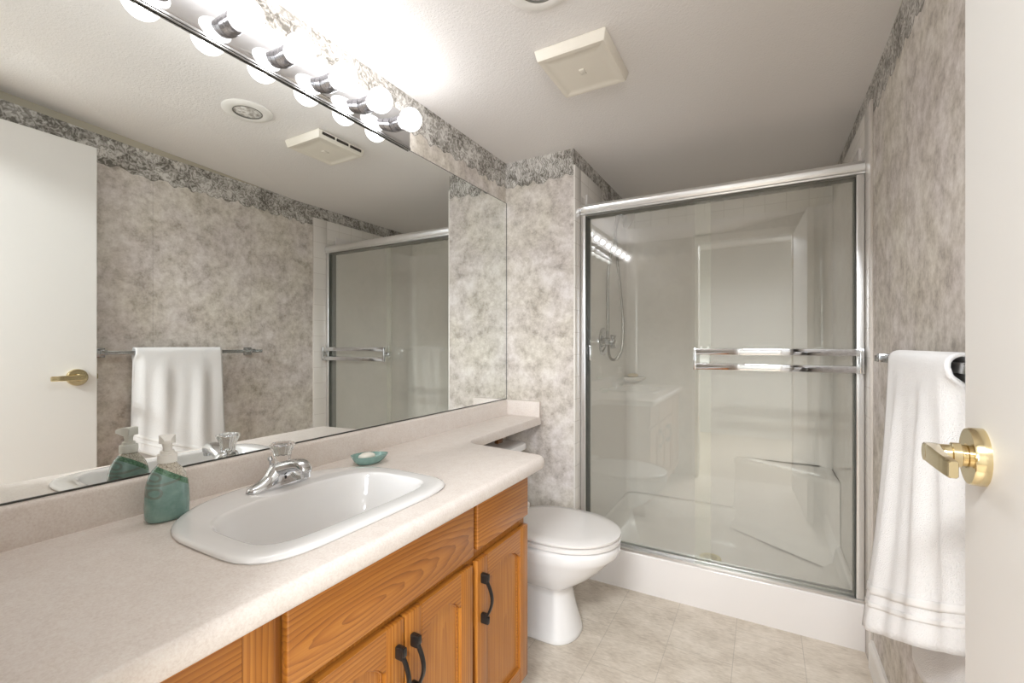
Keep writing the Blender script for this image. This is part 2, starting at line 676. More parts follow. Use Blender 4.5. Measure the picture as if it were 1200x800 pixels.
# ------------------------------------------------------------------ room constants
H = 2.11
W = 1.529
D1 = 2.054      # wall beyond the mirror
XS = 0.381      # left side of the shower
YB = 3.03       # back of the shower
YE = 0.085      # inner face of the entry wall
DX0, DX1 = 0.69, 1.385   # doorway
ZD = 2.04

# ------------------------------------------------------------------ room shell
bm = new(); box(bm, -0.1, W + 0.1, -0.02, YB + 0.1, -0.06, 0.0)
struct(obj("floor", bm, M['floor'], smooth=False), "pale stone-patterned vinyl tile floor of the bathroom")

# ceiling sags slightly level, rising towards the door corner
bm = new()
xs_ = [-0.1, 0.0, 0.9, W, W + 0.1]
ys_ = [-0.02, 0.5, 1.0, 1.9, YB + 0.1]


def zc_at(x, y):
    return H + max(0.0, 1.9 - y) * 0.058 * max(0.0, min(1.0, (x - 0.9) / (W - 0.9)))


g0 = [[bm.verts.new((x, y, zc_at(x, y))) for y in ys_] for x in xs_]
g1 = [[bm.verts.new((x, y, 2.36)) for y in ys_] for x in xs_]
for i in range(len(xs_) - 1):
    for j in range(len(ys_) - 1):
        bm.faces.new((g0[i][j], g0[i][j + 1], g0[i + 1][j + 1], g0[i + 1][j]))
        bm.faces.new((g1[i][j], g1[i + 1][j], g1[i + 1][j + 1], g1[i][j + 1]))
for j in range(len(ys_) - 1):
    bm.faces.new((g0[0][j], g1[0][j], g1[0][j + 1], g0[0][j + 1]))
    bm.faces.new((g0[-1][j], g0[-1][j + 1], g1[-1][j + 1], g1[-1][j]))
for i in range(len(xs_) - 1):
    bm.faces.new((g0[i][0], g0[i + 1][0], g1[i + 1][0], g1[i][0]))
    bm.faces.new((g0[i][-1], g1[i][-1], g1[i + 1][-1], g0[i + 1][-1]))
struct(obj("ceiling", bm, M['ceil'], smooth=False), "white lightly textured ceiling")

bm = new(); box(bm, -0.1, 0.0, -0.02, D1, 0, H)
struct(obj("wall_left", bm, M['paper'], smooth=False), "wallpapered wall behind the vanity mirror")
bm = new(); box(bm, -0.1, XS, D1, YB + 0.1, 0, H)
struct(obj("wall_alcove", bm, M['paper'], smooth=False), "wallpapered wall end between mirror and shower")
bm = new(); box(bm, W, W + 0.1, -0.02, YB + 0.1, 0, 2.3)
struct(obj("wall_right", bm, M['paper_r'], smooth=False), "wallpapered right wall with the towel bar")
bm = new(); box(bm, XS, W, YB, YB + 0.1, 0, H)
struct(obj("wall_back", bm, M['paper'], smooth=False), "wall behind the shower")
bm = new()
box(bm, 0.0, DX0, -0.02, YE, 0, 2.3)
box(bm, DX1, W, -0.02, YE, 0, 2.3)
box(bm, DX0, DX1, -0.02, YE, ZD, 2.3)
struct(obj("wall_entry", bm, M['paper'], smooth=False), "wallpapered entry wall around the doorway")

# doorway casing
bm = new()
box(bm, DX0 - 0.055, DX0 + 0.002, YE, YE + 0.012, 0, ZD + 0.055, 0.004)
box(bm, DX1 - 0.002, DX1 + 0.055, YE, YE + 0.012, 0, ZD + 0.055, 0.004)
box(bm, DX0 - 0.055, DX1 + 0.055, YE, YE + 0.014, ZD - 0.002, ZD + 0.055, 0.004)
struct(obj("trim_1", bm, M['white_trim']), "white casing around the doorway")

# baseboard on the right wall
bm = new()
prism = [(W, 0.0), (W - 0.014, 0.0), (W - 0.014, 0.085), (W - 0.008, 0.1), (W, 0.1)]
rings(bm, [[Vector((x, 0.9, z)) for x, z in prism], [Vector((x, 2.026, z)) for x, z in prism]])
struct(obj("baseboard_right", bm, M['white_trim'], angle=20), "white baseboard along the right wall")

# white tile returns in front of the shower door and above the stall
bm = new()
box(bm, W - 0.008, W, 2.026, 2.135, 0.0, 2.03, 0.001)
box(bm, W - 0.008, W, 2.135, YB, 1.90, 2.03, 0.001)
box(bm, W - 0.008, W, 2.135, 2.20, 0.177, 1.90)
struct(obj("trim_2", bm, M['tile_side'], angle=25), "white square tiles on the right wall around the shower")
bm = new()
box(bm, XS, XS + 0.008, D1, 2.135, 0.0, 2.03, 0.001)
box(bm, XS, XS + 0.008, 2.135, 2.47, 1.90, 2.03, 0.001)
box(bm, XS, XS + 0.008, 2.47, YB, 1.90, 1.985, 0.001)
box(bm, XS, XS + 0.008, 2.135, 2.20, 0.177, 1.90)
struct(obj("trim_3", bm, M['tile_side'], angle=25), "white square tiles on the left shower wall")
bm = new(); box(bm, XS, W, YB - 0.008, YB, 1.90, 2.03)
struct(obj("trim_4", bm, M['tile_back'], smooth=False), "row of white tiles on the back shower wall")

# hall outside the doorway (seen only as reflections)
bm = new(); box(bm, -1.3, 3.0, -2.1, -0.02, -0.06, 0.0)
struct(obj("floor_hall", bm, M['hall_floor'], smooth=False), "carpeted hall floor")
bm = new(); box(bm, -1.3, 3.0, -2.1, -0.02, 2.40, 2.46)
struct(obj("ceiling_hall", bm, M['white_trim'], smooth=False), "white hall ceiling")
bm = new()
for a, b in ((-1.3, -0.9), (0.2, 1.65), (2.75, 3.0)):
    box(bm, a, b, -2.16, -2.1, 0, 2.4)
for a, b in ((-0.9, 0.2), (1.65, 2.75)):
    box(bm, a, b, -2.16, -2.1, 0, 0.75)
    box(bm, a, b, -2.16, -2.1, 2.05, 2.4)
struct(obj("wall_hall", bm, M['hall'], smooth=False), "pale far wall of the hall with two window openings")
bm = new()
box(bm, -1.36, -1.3, -2.16, -0.02, 0, 2.4)
box(bm, -1.3, -0.1, -0.06, -0.02, 0, 2.4)
box(bm, W + 0.1, 3.0, -0.06, -0.02, 0, 2.4)
box(bm, 3.0, 3.06, -2.16, -0.02, 0, 2.4)
struct(obj("wall_hall_sides", bm, M['hall'], smooth=False), "pale side walls of the hall")
for i, (a, b) in enumerate(((-0.9, 0.2), (1.65, 2.75))):  # guessed windows, set out of reflected view to go with the fill lights
    bm = new()
    for q in ((a - 0.05, a, 0.7, 2.1), (b, b + 0.05, 0.7, 2.1), (a, b, 0.7, 0.75), (a, b, 2.05, 2.1)):
        box(bm, q[0], q[1], -2.1, -2.08, q[2], q[3], 0.003)
    box(bm, (a + b) / 2 - 0.015, (a + b) / 2 + 0.015, -2.15, -2.13, 0.75, 2.05, 0.003)
    struct(obj("window_%d" % (i + 1), bm, M['white_trim']), "white-framed window added to the unseen hall for its fill light")

# ------------------------------------------------------------------ wall mirror
mr = thing("wall_mirror", "wide frameless wall mirror above the vanity backsplash", "mirror", (0.0, 1.07, 0.871))
bm = new(); box(bm, 0.0, 0.006, 0.10, D1 - 0.003, 0.871, 1.897)
obj("glass", bm, M['mirror'], mr, smooth=False)
bm = new()
box(bm, 0.0, 0.008, 0.10, D1 - 0.001, 0.8685, 0.8718)
box(bm, 0.0, 0.007, D1 - 0.0035, D1 - 0.0005, 0.871, 1.897)
box(bm, 0.0, 0.0065, 0.10, D1 - 0.001, 1.8965, 1.8985)
obj("edge", bm, M['edge'], mr, smooth=False, label="thin dark mirror edge")

# ------------------------------------------------------------------ vanity light bar
vl = thing("vanity_light", "chrome light bar with a row of lit globe bulbs above the mirror", "light fixture", (0.0, 0.71, 1.892))
bm = new(); box(bm, 0.0, 0.012, 0.105, 1.305, 1.9055, 2.022, 0.0015)
obj("backplate", bm, M['chrome'], vl)
bm = new()
box(bm, 0.0086, 0.0135, 0.104, 1.306, 1.8925, 1.8968, 0.001)
box(bm, 0.0086, 0.0155, 0.104, 1.306, 1.8968, 1.9018, 0.001)
box(bm, 0.0086, 0.0135, 0.104, 1.306, 1.9018, 1.9055, 0.001)
obj("lower_trim", bm, M['dull'], vl)
for k in range(8):
    y = 1.22 - 0.1455 * k
    if k == 0:
        bm = new()
        lathe(bm, [(0.024, 0.0), (0.0255, 0.001), (0.0255, 0.018), (0.0243, 0.0186), (0.0243, 0.0198), (0.0255, 0.0204), (0.0255, 0.040), (0.019, 0.043)], (0.012, y, 1.955), 'x', 28)
        so = obj("socket", bm, M['socket'], vl)
        bm = new()
        prof = [(0.014, 0.040), (0.015, 0.045)]
        for i in range(1, 14):
            a = pi * (0.14 + 0.86 * i / 13.0)
            prof.append((max(0.0004, 0.0395 * sin(a)), 0.079 - 0.0395 * cos(a)))
        lathe(bm, prof, (0.012, y, 1.955), 'x', 32)
        bo = obj("bulb", bm, M['bulb'], vl, angle=80)
        b0 = y
    else:
        for src in (so, bo):
            c = src.copy()
            c.parent = vl
            c.location = Vector(src.location) + Vector((0, y - b0, 0))
            COL.objects.link(c)
    ld = bpy.data.lights.new("bulb_filament", 'POINT')
    ld.energy = BULB_WATTS
    ld.color = (0.945, 0.965, 1.0)
    ld.shadow_soft_size = 0.018
    lo_ = bpy.data.objects.new("bulb_filament", ld)
    COL.objects.link(lo_)
    lo_.parent = vl
    lo_.location = Vector((0.09, y, 1.955)) - vl.location

# ------------------------------------------------------------------ countertop
ct = thing("countertop", "beige laminate vanity countertop with banjo shelf over the toilet", "countertop", (0.27, 1.0, 0.752))
ZT, ZU = 0.790, 0.752
SCX, SCY, SA, SB = 0.275, 0.690, 0.219, 0.270      # sink
out = []          # outline with outward normals


def arc(cx, cy, r, a0, a1, n, concave=False):
    res = []
    for i in range(n + 1):
        a = radians(a0 + (a1 - a0) * i / n)
        nx, ny = cos(a), sin(a)
        q = 0.3            # the nosing is nearly square round the inside curve
        res.append(((cx + r * nx, cy + r * ny), (-nx * q, -ny * q) if concave else (nx, ny)))
    return res


out.append(((0.001, 0.10), (0, 0)))
out.append(((0.565, 0.10), (1, 0)))
for i in range(1, 8):
    out.append(((0.565, 0.10 + (1.318 - 0.10) * i / 8), (1, 0)))
out += arc(0.525, 1.318, 0.04, 0, 84, 8)
out += arc(0.287, 1.4515, 0.075, 276, 180, 12, True)
out.append(((0.2065, 1.62), (0.3, 0)))
out.append(((0.2055, 1.80), (0.12, 0)))
out.append(((0.2055, D1 - 0.001), (0.12, 0)))
out.append(((0.001, D1 - 0.001), (0, 0)))
R = 0.016
prof = []
for i in range(6):
    a = radians(90 * i / 5)
    prof.append((-R + R * sin(a), ZT - R + R * cos(a)))
prof += [(0.0, ZU + 0.006), (-0.004, ZU)]
loops = []
for off, z in prof:
    loops.append([Vector((p[0] + n_[0] * off, p[1] + n_[1] * off, z)) for p, n_ in out])
bm = new()
vv = rings(bm, loops, False, False)
hole = superellipse(SCX, SCY, SA - 0.012, SB - 0.012, 5.0, ZT, 48, a2=SA - 0.012, n2=2.15)
for z, row in ((ZT, vv[0]), (ZU, vv[-1])):
    es = []
    for i in range(len(row)):
        e = bm.edges.get((row[i], row[(i + 1) % len(row)]))
        es.append(e or bm.edges.new((row[i], row[(i + 1) % len(row)])))
    hv = [bm.verts.new((p.x, p.y, z)) for p in hole]
    for i in range(len(hv)):
        es.append(bm.edges.new((hv[i], hv[(i + 1) % len(hv)])))
    bmesh.ops.triangle_fill(bm, edges=es, use_beauty=True)
    if z == ZT:
        htop = hv
    else:
        for i in range(len(hv)):
            j = (i + 1) % len(hv)
            bm.faces.new((htop[i], htop[j], hv[j], hv[i]))
obj("top", bm, M['counter'], ct, angle=40)
bm = new()
pr_ = [(0.0005, ZT), (0.022, ZT), (0.022, 0.858), (0.0195, 0.864), (0.014, 0.8675), (0.0005, 0.868)]
rings(bm, [[Vector((x, 0.10, z)) for x, z in pr_], [Vector((x, D1 - 0.022, z)) for x, z in pr_]])
obj("backsplash", bm, M['counter'], ct, angle=45)
bm = new(); box(bm, 0.0005, 0.206, D1 - 0.0215, D1 - 0.0005, ZT, 0.868, 0.002)
obj("side_splash", bm, M['counter'], ct)
bm = new(); box(bm, 0.085, 0.105, 1.80, 1.845, 0.690, ZU - 0.0005, 0.002)
obj("support_cleat", bm, M['oak_dark'], ct, label="small brown wood cleat under the shelf")

# ------------------------------------------------------------------ sink
sk = thing("sink", "white drop-in basin set in the beige counter", "sink", (SCX, SCY, ZT))
bm = new()
sec = []


def sl(da, z, n=5.5, n2=2.2, dx=0.0):
    return superellipse(SCX + dx, SCY, SA + da, SB + da, n, z, 72, a2=SA + da, n2=n2)


sec.append(sl(-0.010, ZT - 0.001))
sec.append(sl(0.0, ZT + 0.0006))
sec.append(sl(0.0015, ZT + 0.004))
sec.append(sl(-0.001, ZT + 0.008))
sec.append(sl(-0.007, ZT + 0.0105))
sec.append(sl(-0.016, ZT + 0.0115))


def basin(x0, x1, hy, z, n=5.0, n2=3.0):
    return superellipse((x0 + x1) / 2, SCY, (x1 - x0) / 2, hy, n, z, 72, n2=n2)


sec.append(basin(0.180, 0.453, 0.226, ZT + 0.0112))
sec.append(basin(0.1835, 0.4495, 0.2225, ZT + 0.0102))
sec.append(basin(0.1865, 0.447, 0.219, ZT + 0.006))
sec.append(basin(0.189, 0.445, 0.216, ZT - 0.006))
sec.append(basin(0.196, 0.438, 0.208, ZT - 0.035, 4.6))
sec.append(basin(0.206, 0.424, 0.192, ZT - 0.085, 4.0))
sec.append(basin(0.222, 0.396, 0.150, ZT - 0.120, 3.2, 2.6))
sec.append(basin(0.258, 0.345, 0.070, ZT - 0.138, 2.4, 2.4))
sec.append(basin(0.282, 0.322, 0.020, ZT - 0.142, 2.0, 2.0))
rings(bm, sec, False, True)
obj("basin", bm, M['china'], sk, angle=60)
bm = new()
lathe(bm, [(0.0225, -0.002), (0.0225, 0.002), (0.019, 0.003), (0.016, 0.0), (0.001, -0.002)], (0.302, SCY, ZT - 0.1405), 'z', 28)
obj("drain", bm, M['chrome'], sk)

# ------------------------------------------------------------------ faucet
FX, FY, FZ = 0.128, 0.697, ZT + 0.0113
fc = thing("faucet", "chrome single-handle faucet with clear knob on the sink rim", "faucet", (FX, FY, FZ))
bm = new()
sec = []
for z, a, b in ((0.0, 0.025, 0.078), (0.003, 0.0265, 0.081), (0.009, 0.0262, 0.079), (0.015, 0.0245, 0.068), (0.020, 0.0235, 0.055), (0.026, 0.023, 0.044),
                (0.033, 0.0228, 0.037), (0.043, 0.0225, 0.031), (0.051, 0.021, 0.026), (0.056, 0.018, 0.021)):
    k_ = z / 0.056
    sec.append(superellipse(FX - 0.002 * k_, FY + 0.008 * k_, a, b, 2.4, FZ + z, 48))
rings(bm, sec)
obj("body", bm, M['chrome'], fc, angle=60)
bm = new()
FYS = FY + 0.006
pts = spline([(FX - 0.006, FYS, FZ + 0.034), (FX + 0.022, FYS, FZ + 0.048), (FX + 0.055, FYS, FZ + 0.058), (FX + 0.080, FYS, FZ + 0.060), (FX + 0.094, FYS, FZ + 0.053), (FX + 0.096, FYS, FZ + 0.045)], 6)
n_ = len(pts)
loops = []
for i, p in enumerate(pts):
    d = (pts[min(i + 1, n_ - 1)] - pts[max(i - 1, 0)]).normalized()
    s = Vector((0, 1, 0))
    up = s.cross(d) * -1
    u_ = i / (n_ - 1)
    wy = 0.025 * (1 - u_) + 0.0125 * u_
    hz = 0.018 * (1 - u_) + 0.0095 * u_
    lp = []
    for k in range(28):
        ca, sa = cos(2 * pi * k / 28), sin(2 * pi * k / 28)
        lp.append(p + s * (wy * math.copysign(abs(ca) ** 0.75, ca)) + up * (hz * math.copysign(abs(sa) ** 0.75, sa)))
    loops.append(lp)
rings(bm, loops)
obj("spout", bm, M['chrome'], fc, angle=60)
bm = new()
lathe(bm, [(0.0095, -0.012), (0.011, -0.011), (0.011, 0.0), (0.0095, 0.002)], (FX + 0.096, FYS, FZ + 0.046), 'z', 24)
obj("aerator", bm, M['chrome'], fc)
bm = new()
KY = FY + 0.010
loops = []
for r, z in ((0.014, 0.0555), (0.0165, 0.057), (0.018, 0.068), (0.0205, 0.082), (0.0255, 0.092), (0.0285, 0.098), (0.0285, 0.102), (0.0265, 0.105), (0.021, 0.105), (0.018, 0.099), (0.010, 0.097)):
    lp = []
    for i in range(72):
        a = 2 * pi * i / 72
        rr = r * (1 + (0.045 * cos(12 * a) if 0.0565 < z < 0.1045 else 0))
        lp.append(Vector((FX + rr * cos(a), KY + rr * sin(a), FZ + z)))
    loops.append(lp)
rings(bm, loops)
obj("knob", bm, M['acrylic'], fc, angle=50, label="clear fluted acrylic knob")
bm = new()
lathe(bm, [(0.0125, 0.0995), (0.0125, 0.1015), (0.0105, 0.1025), (0.002, 0.103)], (FX, KY, FZ), 'z', 24)
obj("knob_cap", bm, M['chrome'], fc)
bm = new()
box(bm, FX + 0.018, FX + 0.0238, FY + 0.001, FY + 0.006, FZ + 0.020, FZ + 0.028, 0.001)
obj("index_mark", bm, M['black'], fc, label="tiny dark mark on the faucet body")
bm = new()
lathe(bm, [(0.0028, 0.005), (0.0028, 0.060), (0.006, 0.0605), (0.0065, 0.066), (0.004, 0.071)], (FX - 0.027, FY - 0.005, FZ), 'z', 14)
obj("lift_rod", bm, M['chrome'], fc)

# ------------------------------------------------------------------ soap dispenser
SX, SY = 0.095, 0.470
sd = thing("soap_dispenser", "teal glazed soap dispenser with white pump beside the sink", "soap dispenser", (SX, SY, ZT))
sd.rotation_euler = (0, 0, 0)
bm = new()
sec = []
for z, a, b in ((0.0, 0.022, 0.031), (0.002, 0.026, 0.0355), (0.008, 0.0285, 0.0385), (0.03, 0.029, 0.0395), (0.055, 0.0288, 0.0385), (0.075, 0.028, 0.0365),
                (0.092, 0.0255, 0.032), (0.104, 0.0215, 0.0255), (0.112, 0.0165, 0.0185), (0.118, 0.014, 0.014), (0.122, 0.014, 0.014)):
    sec.append(superellipse(0, 0, a, b, 2.3, z, 48))
rings(bm, sec)
me_o = obj("bottle", bm, M['bottle'], None, angle=60)
me_o.parent = sd
bm = new()
lathe(bm, [(0.0165, 0.118), (0.0175, 0.119), (0.0175, 0.134), (0.0165, 0.1355), (0.0125, 0.136), (0.012, 0.142), (0.0085, 0.143), (0.0075, 0.148), (0.009, 0.155), (0.011, 0.162)], (0, 0, 0), 'z', 28)
p_ = obj("pump", bm, M['plastic'], None); p_.parent = sd
bm = new()
dirv = Vector((0.92, -0.39, 0)).normalized()
side = Vector((-dirv.y, dirv.x, 0))
loops = []
for d_, w_, zl, zh in ((-0.013, 0.010, 0.158, 0.170), (-0.0115, 0.0125, 0.157, 0.174), (0.0, 0.014, 0.157, 0.1755), (0.012, 0.011, 0.159, 0.1735), (0.024, 0.007, 0.161, 0.170), (0.029, 0.005, 0.160, 0.167)):
    loops.append([dirv * d_ + side * (w_ * sx) + Vector((0, 0, zl if sz < 0 else zh)) for sx, sz in ((-1, -1), (1, -1), (1, 0.4), (0.75, 1), (-0.75, 1), (-1, 0.4))])
rings(bm, loops)
p_ = obj("nozzle", bm, M['plastic'], None, angle=25); p_.parent = sd

# ------------------------------------------------------------------ soap dish and soap
DXC, DYC = 0.125, 0.985
dd = thing("soap_dish", "small leaf-shaped teal soap dish on the counter near the backsplash", "soap dish", (DXC, DYC, ZT))
bm = new()


def leaf(sc, z, tip=1.0):
    lp = []
    for i in range(48):
        a = 2 * pi * i / 48
        r = 0.043 * (1 + 0.30 * max(0, cos(a)) ** 6 * tip - 0.10 * max(0, cos(a - pi)) ** 8)
        px, py = r * cos(a) * 1.18 * sc, r * sin(a) * 0.92 * sc
        b_ = radians(62)
        lp.append(Vector((DXC + px * cos(b_) - py * sin(b_), DYC + px * sin(b_) + py * cos(b_), ZT + z)))
    return lp


rings(bm, [leaf(0.55, 0.0), leaf(0.62, 0.001), leaf(0.82, 0.010), leaf(0.97, 0.022), leaf(1.0, 0.0265), leaf(0.96, 0.0265), leaf(0.86, 0.018), leaf(0.6, 0.0085), leaf(0.3, 0.006)])
obj("bowl", bm, M['teal'], dd, angle=60)
bm = new()
sec = []
for z, k in ((0.0063, 0.6), (0.009, 0.92), (0.014, 1.0), (0.019, 0.92), (0.0235, 0.6), (0.0245, 0.25)):
    sec.append(superellipse(DXC - 0.001, DYC + 0.002, 0.019 * k, 0.028 * k, 2.4, ZT + 0.0075 + z, 32))
rings(bm, sec)
tag(obj("soap_bar", bm, M['soap'], angle=60), "white oval soap lying in the teal leaf dish", "soap")

# ------------------------------------------------------------------ vanity cabinet
CF = 0.512            # face frame plane
CY0, CY1 = 0.10, 1.283
vc = thing("vanity_cabinet", "golden oak vanity cabinet with arched doors and black pulls under the counter", "cabinet", (0.26, 0.69, 0.0))
bm = new()
box(bm, 0.004, CF - 0.02, CY1 - 0.018, CY1, 0.0, ZU - 0.001)      # right end panel
box(bm, 0.004, CF - 0.02, CY0, CY0 + 0.018, 0.0, ZU - 0.001)
box(bm, 0.004, CF - 0.02, CY0 + 0.018, CY1 - 0.018, 0.09, 0.108)
box(bm, 0.004, 0.012, CY0 + 0.018, CY1 - 0.018, 0.108, ZU - 0.001)
box(bm, CF - 0.08, CF - 0.06, CY0 + 0.018, CY1 - 0.018, 0.0, 0.09)
obj("carcass", bm, M['oak_side'], vc, smooth=False)
bm = new()
for a, b in ((CY0, 0.125), (0.405, 0.47), (0.945, 1.005), (CY1 - 0.035, CY1)):
    box(bm, CF - 0.02, CF, a, b, 0.09, ZU - 0.001)
for z0, z1 in ((0.09, 0.115), (ZU - 0.03, ZU - 0.001)):
    box(bm, CF - 0.019, CF - 0.0004, CY0, CY1, z0, z1)
for a, b in ((0.47, 0.945), (1.005, CY1 - 0.035)):
    box(bm, CF - 0.019, CF - 0.0004, a, b, 0.578, 0.618)
box(bm, CF - 0.019, CF - 0.0004, 0.69, 0.74, 0.115, 0.58)
obj("face_frame", bm, M['oak_frame'], vc, smooth=False)
FD = 0.0185


def slab(name, y0, y1, z0, z1, mat, label=None):
    b = new()
    box(b, CF + 0.0003, CF + FD, y0, y1, z0, z1, 0.004, 3)
    return obj(name, b, mat, vc, label=label)


slab("drawer_front", 0.447, 0.973, 0.603, 0.742, oak("oak_wide_front", 'y', (0.53, 0.60, 0.655), True, 1.0, 0.16), "wide fixed drawer front below the sink")
slab("drawer_front", 0.990, 1.280, 0.611, 0.742, oak("oak_small_front", 'y', (0.53, 0.8, 0.60), True, 1.0, 0.10), "small drawer front at the right end")


def door(y0, y1, z0, z1, seed, hy, hz0=None, hz1=None):
    """Raised-frame door with a cathedral arch and recessed panel."""
    st = 0.052
    x0, x1 = CF + 0.0003, CF + FD
    mz = oak("oak_door_stile", 'z', (0.53, y0 - 0.1, 0.2 + seed), True, 1.0, 0.07)
    my = oak("oak_door_rail", 'y', (0.53, (y0 + y1) / 2, z1 - 0.15), True, 1.0, 0.09)
    mp = oak("oak_door_panel", 'z', (0.53, (y0 + y1) / 2 + 0.02, 0.1 + seed), False, 1.0, 0.06)
    b = new()
    box(b, x0, x0 + 0.0075, y0 + st - 0.004, y1 - st + 0.004, z0 + st - 0.004, z1 - st + 0.001)
    d = obj("door", b, mp, vc)
    for a_, c_ in ((y0, y0 + st), (y1 - st, y1)):
        b = new()
        box(b, x0, x1, a_, c_, z0, z1, 0.0035, 2)
        obj("stile", b, mz, d)
    b = new()
    box(b, x0, x1 - 0.0004, y0 + st, y1 - st, z0, z0 + st, 0.002, 1)
    obj("rail", b, my, d, angle=20)
    arch = []
    N = 24
    zb = z1 - st - 0.030
    for i in range(N + 1):
        u = i / N
        if u < 0.07 or u > 0.93:
            h = 0.0
        else:
            h = 0.006 + 0.030 * sin(pi * (u - 0.07) / 0.86) ** 0.75
        arch.append((y0 + st + (y1 - y0 - 2 * st) * u, zb + h))
    top = [(y1 - st, z1 - 0.0003), (y0 + st, z1 - 0.0003)]
    b = new()
    prism_x(b, arch + top, x0, x1 - 0.0004)
    obj("rail", b, my, d, angle=20)
    # bead moulding framing the recessed panel
    b = new()
    lpts = [(y0 + st + 0.003, z0 + st + 0.003), (y1 - st - 0.003, z0 + st + 0.003)] + [(yy, zz_ - 0.003) for yy, zz_ in reversed(arch[1:-1])]
    tube(b, [(x0 + 0.0085, p, q) for p, q in lpts + lpts[:1]], 0.0022, 8)
    obj("bead", b, my, d, angle=60)
    if hy is not None:
        h = new()
        zt, zl = hz1, hz0
        for zz_, sgn in ((zt, -1), (zl, 1)):
            box(h, x1 - 0.0002, x1 + 0.020, hy - 0.0065, hy + 0.0065, min(zz_, zz_ + sgn * 0.026), max(zz_, zz_ + sgn * 0.026), 0.003, 2)
            box(h, x1 + 0.018, x1 + 0.0235, hy - 0.0055, hy + 0.0055, min(zz_, zz_ + sgn * 0.018), max(zz_, zz_ + sgn * 0.018), 0.002, 2)
        pts = []
        for i in range(15):
            u = i / 14
            pts.append((x1 + 0.016 + 0.017 * sin(pi * u), hy, zt - 0.018 - (zt - zl - 0.036) * u))
        tube(h, pts, 0.004, 10, flat=(0.0046, 0.0031))
        obj("handle", h, M['black'], d, label="black arched pull", angle=40)
    return d


door(0.988, 1.279, 0.102, 0.583, 0.0, 1.008, 0.414, 0.546)
door(0.7165, 0.968, 0.102, 0.583, 0.13, 0.735, 0.410, 0.538)
door(0.452, 0.7125, 0.102, 0.583, 0.31, 0.690, 0.410, 0.538)
door(0.118, 0.428, 0.102, 0.742, 0.44, None)
for z in (0.50, 0.20):
    for y0_, z0_ in ((0.970, z), (CY1 - 0.0028, z - 0.03)):
        bm = new()
        box(bm, CF - 0.0002, CF + 0.004, y0_, y0_ + 0.0045, z0_, z0_ + 0.045, 0.0012, 1)
        obj("hinge", bm, M['black'], vc, label="dark narrow door hinge")

# ------------------------------------------------------------------ toilet
TY = 1.69
tl = thing("toilet", "white two-piece toilet under the counter shelf", "toilet", (0.3, TY, 0.0))
bm = new()
sec = []
for z, xb, xf, hw, n, n2 in ((0.0, 0.14, 0.548, 0.108, 2.2, 3.0), (0.006, 0.136, 0.553, 0.111, 2.2, 3.0), (0.02, 0.138, 0.550, 0.107, 2.2, 3.0), (0.06, 0.145, 0.538, 0.094, 2.2, 3.0),
                             (0.11, 0.16, 0.524, 0.082, 2.2, 3.0), (0.165, 0.16, 0.512, 0.075, 2.2, 2.8), (0.19, 0.15, 0.514, 0.080, 2.2, 2.8), (0.205, 0.14, 0.530, 0.098, 2.2, 2.7), (0.225, 0.13, 0.562, 0.122, 2.2, 2.6),
                             (0.26, 0.10, 0.612, 0.146, 2.15, 2.6), (0.30, 0.07, 0.655, 0.165, 2.1, 2.6), (0.335, 0.05, 0.688, 0.179, 2.1, 2.8), (0.35, 0.045, 0.703, 0.186, 2.1, 2.9), (0.372, 0.04, 0.708, 0.188, 2.1, 3.0),
                             (0.383, 0.04, 0.708, 0.188, 2.1, 3.0), (0.390, 0.044, 0.701, 0.183, 2.1, 3.0)):
    xm = 0.46
    sec.append(superellipse(xm, TY, xf - xm, hw, n, z, 64, a2=xm - xb, n2=n2))
rings(bm, sec)
obj("bowl", bm, M['china'], tl, angle=70)
bm = new()


def egg(x0, x1, hw, z):
    xm = x0 + (x1 - x0) * 0.52
    return superellipse(xm, TY, x1 - xm, hw, 2.05, z, 64, a2=xm - x0, n2=2.5)


rings(bm, [egg(0.262, 0.684, 0.165, 0.3915), egg(0.258, 0.69, 0.170, 0.3945), egg(0.244, 0.707, 0.184, 0.3955), egg(0.24, 0.71, 0.187, 0.3965), egg(0.24, 0.71, 0.187, 0.4085), egg(0.243, 0.707, 0.184, 0.4105), egg(0.262, 0.684, 0.164, 0.4115)])
obj("seat", bm, M['seat'], tl, angle=40)
bm = new()
rings(bm, [egg(0.26, 0.686, 0.166, 0.4125), egg(0.256, 0.690, 0.170, 0.4155), egg(0.241, 0.708, 0.1855, 0.4165), egg(0.240, 0.709, 0.1865, 0.418), egg(0.240, 0.709, 0.1865, 0.425), egg(0.246, 0.702, 0.181, 0.429), egg(0.28, 0.66, 0.145, 0.4325), egg(0.36, 0.58, 0.08, 0.434)])
obj("lid", bm, M['seat'], tl, angle=50)
for s in (-1, 1):
    bm = new()
    box(bm, 0.222, 0.275, TY + s * 0.082 - 0.03, TY + s * 0.082 + 0.03, 0.391, 0.453, 0.010, 3)
    obj("seat_hinge", bm, M['seat'], tl)
bm = new()
sec = []
for z, x0, x1, hy in ((0.393, 0.04, 0.165, 0.185), (0.40, 0.036, 0.17, 0.19), (0.55, 0.03, 0.185, 0.205), (0.655, 0.028, 0.192, 0.212)):
    sec.append(superellipse((x0 + x1) / 2, TY, (x1 - x0) / 2, hy, 7, z, 64))
rings(bm, sec)
obj("tank", bm, M['china'], tl, angle=50)
bm = new()
sec = []
for z, d in ((0.6555, -0.004), (0.658, 0.0), (0.678, 0.0), (0.684, -0.004), (0.6865, -0.014)):
    sec.append(superellipse(0.112, TY + 0.008, 0.090 + d, 0.236 + d, 8, z, 72))
rings(bm, sec)
obj("tank_lid", bm, M['china'], tl, angle=40)
bm = new()
lathe(bm, [(0.011, 0.188), (0.012, 0.190), (0.012, 0.198), (0.009, 0.200)], (0.0, TY - 0.16, 0.615), 'x', 20)
